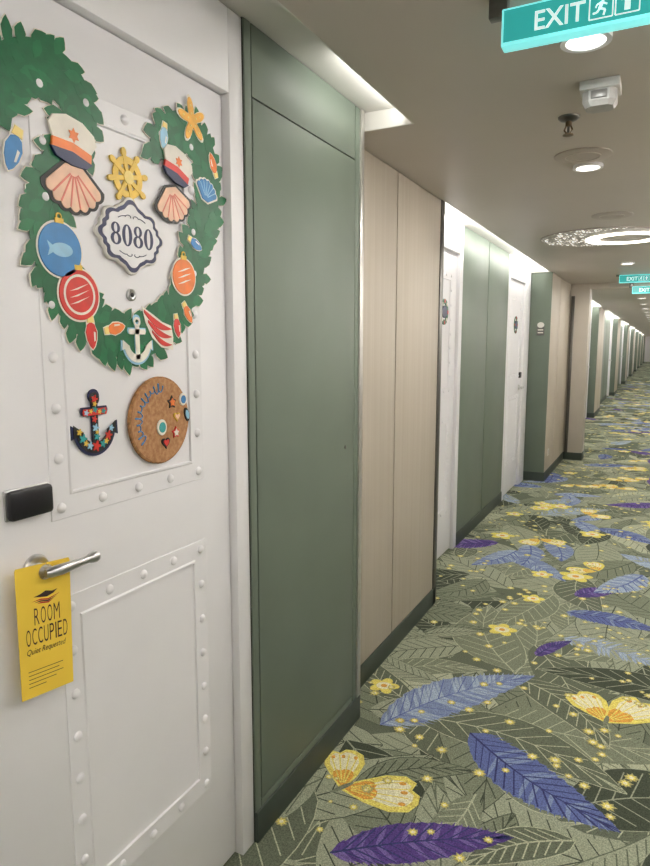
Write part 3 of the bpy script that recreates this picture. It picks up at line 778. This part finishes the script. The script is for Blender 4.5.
# sign on the green return (faces -Y)
RET = lambda u, v, w: (u, -w, v)
t = thing('wall_sign', 'small white and dark sign on the green return before the second oak wall', 'sign', (-1.16, 7.394, 1.66))
G().prism([(-1.198, 1.605), (-1.122, 1.605), (-1.122, 1.70), (-1.198, 1.70)], -7.394, -7.386, 0, RET, bev=.001).build('plate', 'darksteel', t)
G().prism(ell((-1.16, 1.715), .036, .030, 0, 24), -7.394, -7.384, 0, RET, bev=.001).build('emblem', 'ivory', t)
for k in range(2): G().prism([(-1.188, 1.668-.03*k), (-1.132, 1.668-.03*k), (-1.132, 1.658-.03*k), (-1.188, 1.658-.03*k)], -7.386, -7.3855, 0, RET).build('print_line', 'cream', t)
t = thing('wall_socket', 'white power socket low on the second oak wall', 'socket', (XW3, 7.62, .30))
G().box(XW3, XW3+.008, 7.58, 7.66, .26, .34, 0, .002).build('plate', 'ivory', t)
G().lathe([(.022, 0), (.022, .009), (.018, .010), (.017, .006)], (XW3, 7.62, .30), 'X', 20).build('outlet', 'greyp', t)

# ---- ceiling things ---------------------------------------------------------------------
LC = (1.0, .965, .91)
def lamp(x, y, z, size, power, name='downlight_lamp'):
    l = bpy.data.lights.new(name, 'AREA'); l.shape = 'DISK'; l.size = size; l.energy = power; l.color = LC
    o = bpy.data.objects.new(name, l); C.objects.link(o); o.location = (x, y, z)
def strip_lamp(x, ya, yb, z, d, power, size=.03):
    l = bpy.data.lights.new('cove_and_fill_lamp', 'AREA'); l.shape = 'RECTANGLE'; l.size = yb-ya; l.size_y = size; l.energy = power; l.color = (1, .975, .945)
    o = bpy.data.objects.new('cove_and_fill_lamp', l); C.objects.link(o)
    zz = -Vector(d).normalized(); xx = Vector((0, 1, 0)); yy = zz.cross(xx)
    m = Matrix((xx, yy, zz)).transposed().to_4x4(); m.translation = (x, (ya+yb)/2, z); o.matrix_world = m
def downlight(x, y, label, r=.062):
    t = thing('downlight', label, 'ceiling light', (x, y, ZC), 'corridor downlights')
    G().annulus((x, y), r, r*.78, ZC-.012, ZC, 0, lambda u, v, w: (u, v, w), 28).build('trim_ring', 'white2', t)
    G().lathe([(r*.78, -.009), (r*.76, -.004)], (x, y, ZC), 'Z', 28).build('lens', 'lamp', t)
dl = [(586, 40), (588, 167)]
spots = [(-.26, -1.9), (-.26, -.65)]+[onZ(px, py, ZC-.006) for px, py in dl]
spots += [(-.32, 6.9), (-.32, 8.5)]+[(-.32, 10.4+1.7*k) for k in range(9)]+[(-.32, 27+4*k) for k in range(9)]
names = ['recessed downlight behind the viewpoint, farthest back', 'recessed downlight behind the viewpoint',
         'recessed downlight right behind the large exit sign', 'recessed downlight beside the round cover plate', 'recessed downlight just beyond the ring light', 'recessed downlight just before the portal lintel']
for i, (x, y) in enumerate(spots):
    downlight(x, y, names[i] if i < len(names) else 'recessed downlight number %d past the portal lintel' % (i-5))
    lamp(x, y, ZC-.014, .10, 6.5 if y < 9 else 8)
# exit signs
EX = lambda Y: (lambda u, v, w: (u, Y-w, v))
def exit_sign(Y, x0, x1, z0, z1, label):
    mp = EX(Y); t = thing('exit_sign', label, 'exit sign', ((x0+x1)/2, Y, z1), 'exit signs across the corridor')
    hgt = z1-z0; k = hgt/.077
    G().box(x0, x1, Y, Y+.035*k, z0, z1, 0, .003).build('housing', 'cyan', t)
    G().prism([(x0+.005*k, z0+.008*k), (x1-.005*k, z0+.008*k), (x1-.005*k, z1-.005*k), (x0+.005*k, z1-.005*k)], 0, .0012, 0, mp).build('face', 'teal', t)
    for a, b in ((x0-.03*k, x0+.01*k), (x1-.01*k, x1+.03*k)): G().box(a, b, Y+.004, Y+.03*k, z1-.012*k, ZC+.0, 0, .002).build('bracket', 'darksteel', t)
    a = x0+.070*k
    G().text('EXIT', a, a+.100*k, z0+.019*k, z1-.020*k, .0018, 0, mp, .012).build('lettering', 'exitwhite', t)
    m0 = a+.106*k; zc = (z0+z1)/2
    def sq(g, cx):
        h = .022*k
        for s in (((cx-h, zc-h), (cx+h, zc-h)), ((cx-h, zc+h), (cx+h, zc+h)), ((cx-h, zc-h), (cx-h, zc+h)), ((cx+h, zc-h), (cx+h, zc+h))): g.prism(seg(s[0], s[1], .0025*k), .0012, .0018, 0, mp)
    c1 = m0+.024*k; g = G(); sq(g, c1)
    R_ = lambda x, z: (c1+x*k*.86, zc+z*k*.86)
    g.prism(ell(R_(.004, .016), .0042*k, .0042*k, 0, 12), .0012, .0018, 0, mp)
    for p, r, w in (((.002, .010), (-.003, -.004), .0065), ((-.003, -.003), (.009, -.008), .0042), ((.009, -.008), (.006, -.020), .0038), ((-.003, -.004), (-.009, -.012), .0042), ((-.009, -.012), (-.018, -.013), .0038),
                    ((.002, .009), (.013, .003), .0032), ((.001, .009), (-.009, .006), .0032), ((-.009, .006), (-.012, -.001), .0028)):
        g.prism(seg(R_(*p), R_(*r), w*k), .0012, .0018, 0, mp)
    g.build('running_figure', 'exitwhite', t)
    c2 = m0+.073*k; g = G(); sq(g, c2)
    R2 = lambda x, z: (c2+x*k*.9, zc+z*k*.9)
    g.prism([R2(0, .019), R2(-.014, .004), R2(-.006, .004), R2(-.006, -.018), R2(.006, -.018), R2(.006, .004), R2(.014, .004)], .0012, .0018, 0, mp)
    g.build('arrow', 'exitwhite', t)
exit_sign(1.56, -.357, .015, 2.158, 2.237, 'large glowing teal exit sign nearest, at the top right')
exit_sign(8.0, -.446, .02, 2.178, 2.262, 'small teal exit sign just beyond the ring light, the nearer of the two far signs')
exit_sign(8.9, -.345, .10, 2.12, 2.207, 'smallest and farthest teal exit sign, in front of the portal lintel')
# detector box
x, y = onZ(601, 84, ZC)
t = thing('ceiling_sensor', 'grey square sensor box on the ceiling behind the large exit sign', 'sensor', (x, y, ZC))
G().box(x-.055, x+.055, y-.05, y+.05, ZC-.026, ZC, 0, .003).build('base_plate', 'greyl', t)
g = G(); v = []
OCT = [(-1, -.6), (-.6, -1), (.6, -1), (1, -.6), (1, .6), (.6, 1), (-.6, 1), (-1, .6)]
for (h, s) in ((-.024, .047), (-.056, .047), (-.070, .038)):
    v += [(x+s*a, y+s*.9*b, ZC+h) for a, b in OCT]
fs = [tuple(range(16, 24)), tuple(range(7, -1, -1))]
for k in range(2):
    for i in range(8): fs.append((k*8+i, k*8+(i+1) % 8, k*8+8+(i+1) % 8, k*8+8+i))
g.add(v, fs); cv = g.build('cover', 'greyp', t, smooth=False)
G().box(x-.022, x+.022, y-.047, y-.038, ZC-.052, ZC-.030, 0, .002).build('window', 'greyd', cv)
# sprinkler
x, y = onZ(569, 117, ZC)
t = thing('sprinkler', 'dark bronze sprinkler head hanging from the ceiling before the cover plate', 'sprinkler', (x, y, ZC))
G().lathe([(.036, 0), (.035, -.005), (.026, -.012), (.012, -.016)], (x, y, ZC), 'Z', 24).build('escutcheon', 'darksteel', t)
G().lathe([(.011, -.014), (.011, -.030), (.006, -.032)], (x, y, ZC), 'Z', 14).build('body', 'bronze', t)
for s in (1, -1): G().tube([(x+s*.007, y, ZC-.028), (x+s*.013, y, ZC-.042), (x+s*.003, y, ZC-.056)], .0032, 8).build('arm', 'bronze', t)
G().lathe([(.002, -.052), (.018, -.057), (.018, -.060), (.002, -.061)], (x, y, ZC), 'Z', 16).build('deflector', 'bronze', t)
G().tube([(x, y, ZC-.031), (x, y, ZC-.052)], .004, 8).build('bulb', 'darksteel', t)
# cover plates
def cover(px, py, r, label):
    x, y = onZ(px, py, ZC)
    t = thing('ceiling_cover', label, 'cover plate', (x, y, ZC), 'round ceiling cover plates')
    G().lathe([(r, 0), (r, -.004), (r-.006, -.007), (.01, -.008)], (x, y, ZC), 'Z', 40).build('plate', 'ceil2', t)
    G().annulus((x, y), r*.62, r*.58, ZC-.0095, ZC-.006, 0, lambda u, v, w: (u, v, w), 32).build('groove_ring', 'ceil', t)
cover(583, 155, .112, 'round taupe ceiling plate between sprinkler and second downlight')
cover(612, 215, .115, 'round taupe ceiling plate just before the ring light')
# ring light with glitter panel
x, y = onZ(626, 237, ZC-.02)
t = thing('ring_light', 'glowing ring light set in a round glittering ceiling panel', 'ceiling light', (x, y, ZC))
idm = lambda u, v, w: (u, v, w)
G().annulus((x-.16, y+.05), .42, .413, ZC-.007, ZC, 0, idm, 48).build('outer_rim', 'ceil2', t)
G().lathe([(.413, -.003), (.413, -.006)], (x-.16, y+.05, ZC), 'Z', 48).build('glitter_panel', 'sparkle', t)
G().annulus((x, y), .272, .165, ZC-.026, ZC-.006, 0, idm, 48).build('ring_housing', 'ivory', t)
G().lathe([(.165, -.008), (.165, -.012)], (x, y, ZC), 'Z', 48).build('inner_plate', 'ringin', t)
G().annulus((x, y), .266, .180, ZC-.032, ZC-.0262, 0, idm, 48).build('ring_lens', 'ringlamp', t)
lamp(x, y, ZC-.045, .30, 7, 'ring_lamp')
# cove lamps: LED strips in the left slots, then added fill strips on the right
for i, (a, b, xe) in enumerate(slots):
    if a > 50: continue
    if i == 0:                                     # only the far end of the near slot is lit
        strip_lamp(xe-.02, 1.80, 2.25, ZC+.035, (-1, 0, .25), .9); continue
    strip_lamp(xe-.02, a+.05, b-.05, ZC+.035, (-1, 0, .25), (3.2 if i == 1 else 5.0)*(b-a))
ya = -3
while ya < YEND-1:
    yb = min(ya+(4 if ya < 13 else 12), YEND)
    strip_lamp(XRC+.02, ya+.03, yb-.03, ZC+.035, (1, 0, -.55), 9.8*(yb-ya)); ya = yb  # unseen fill lamps added on the right to even out the light
w = bpy.data.worlds.new('world'); S.world = w; w.use_nodes = True
w.node_tree.nodes['Background'].inputs[0].default_value = (.5, .48, .45, 1); w.node_tree.nodes['Background'].inputs[1].default_value = .1
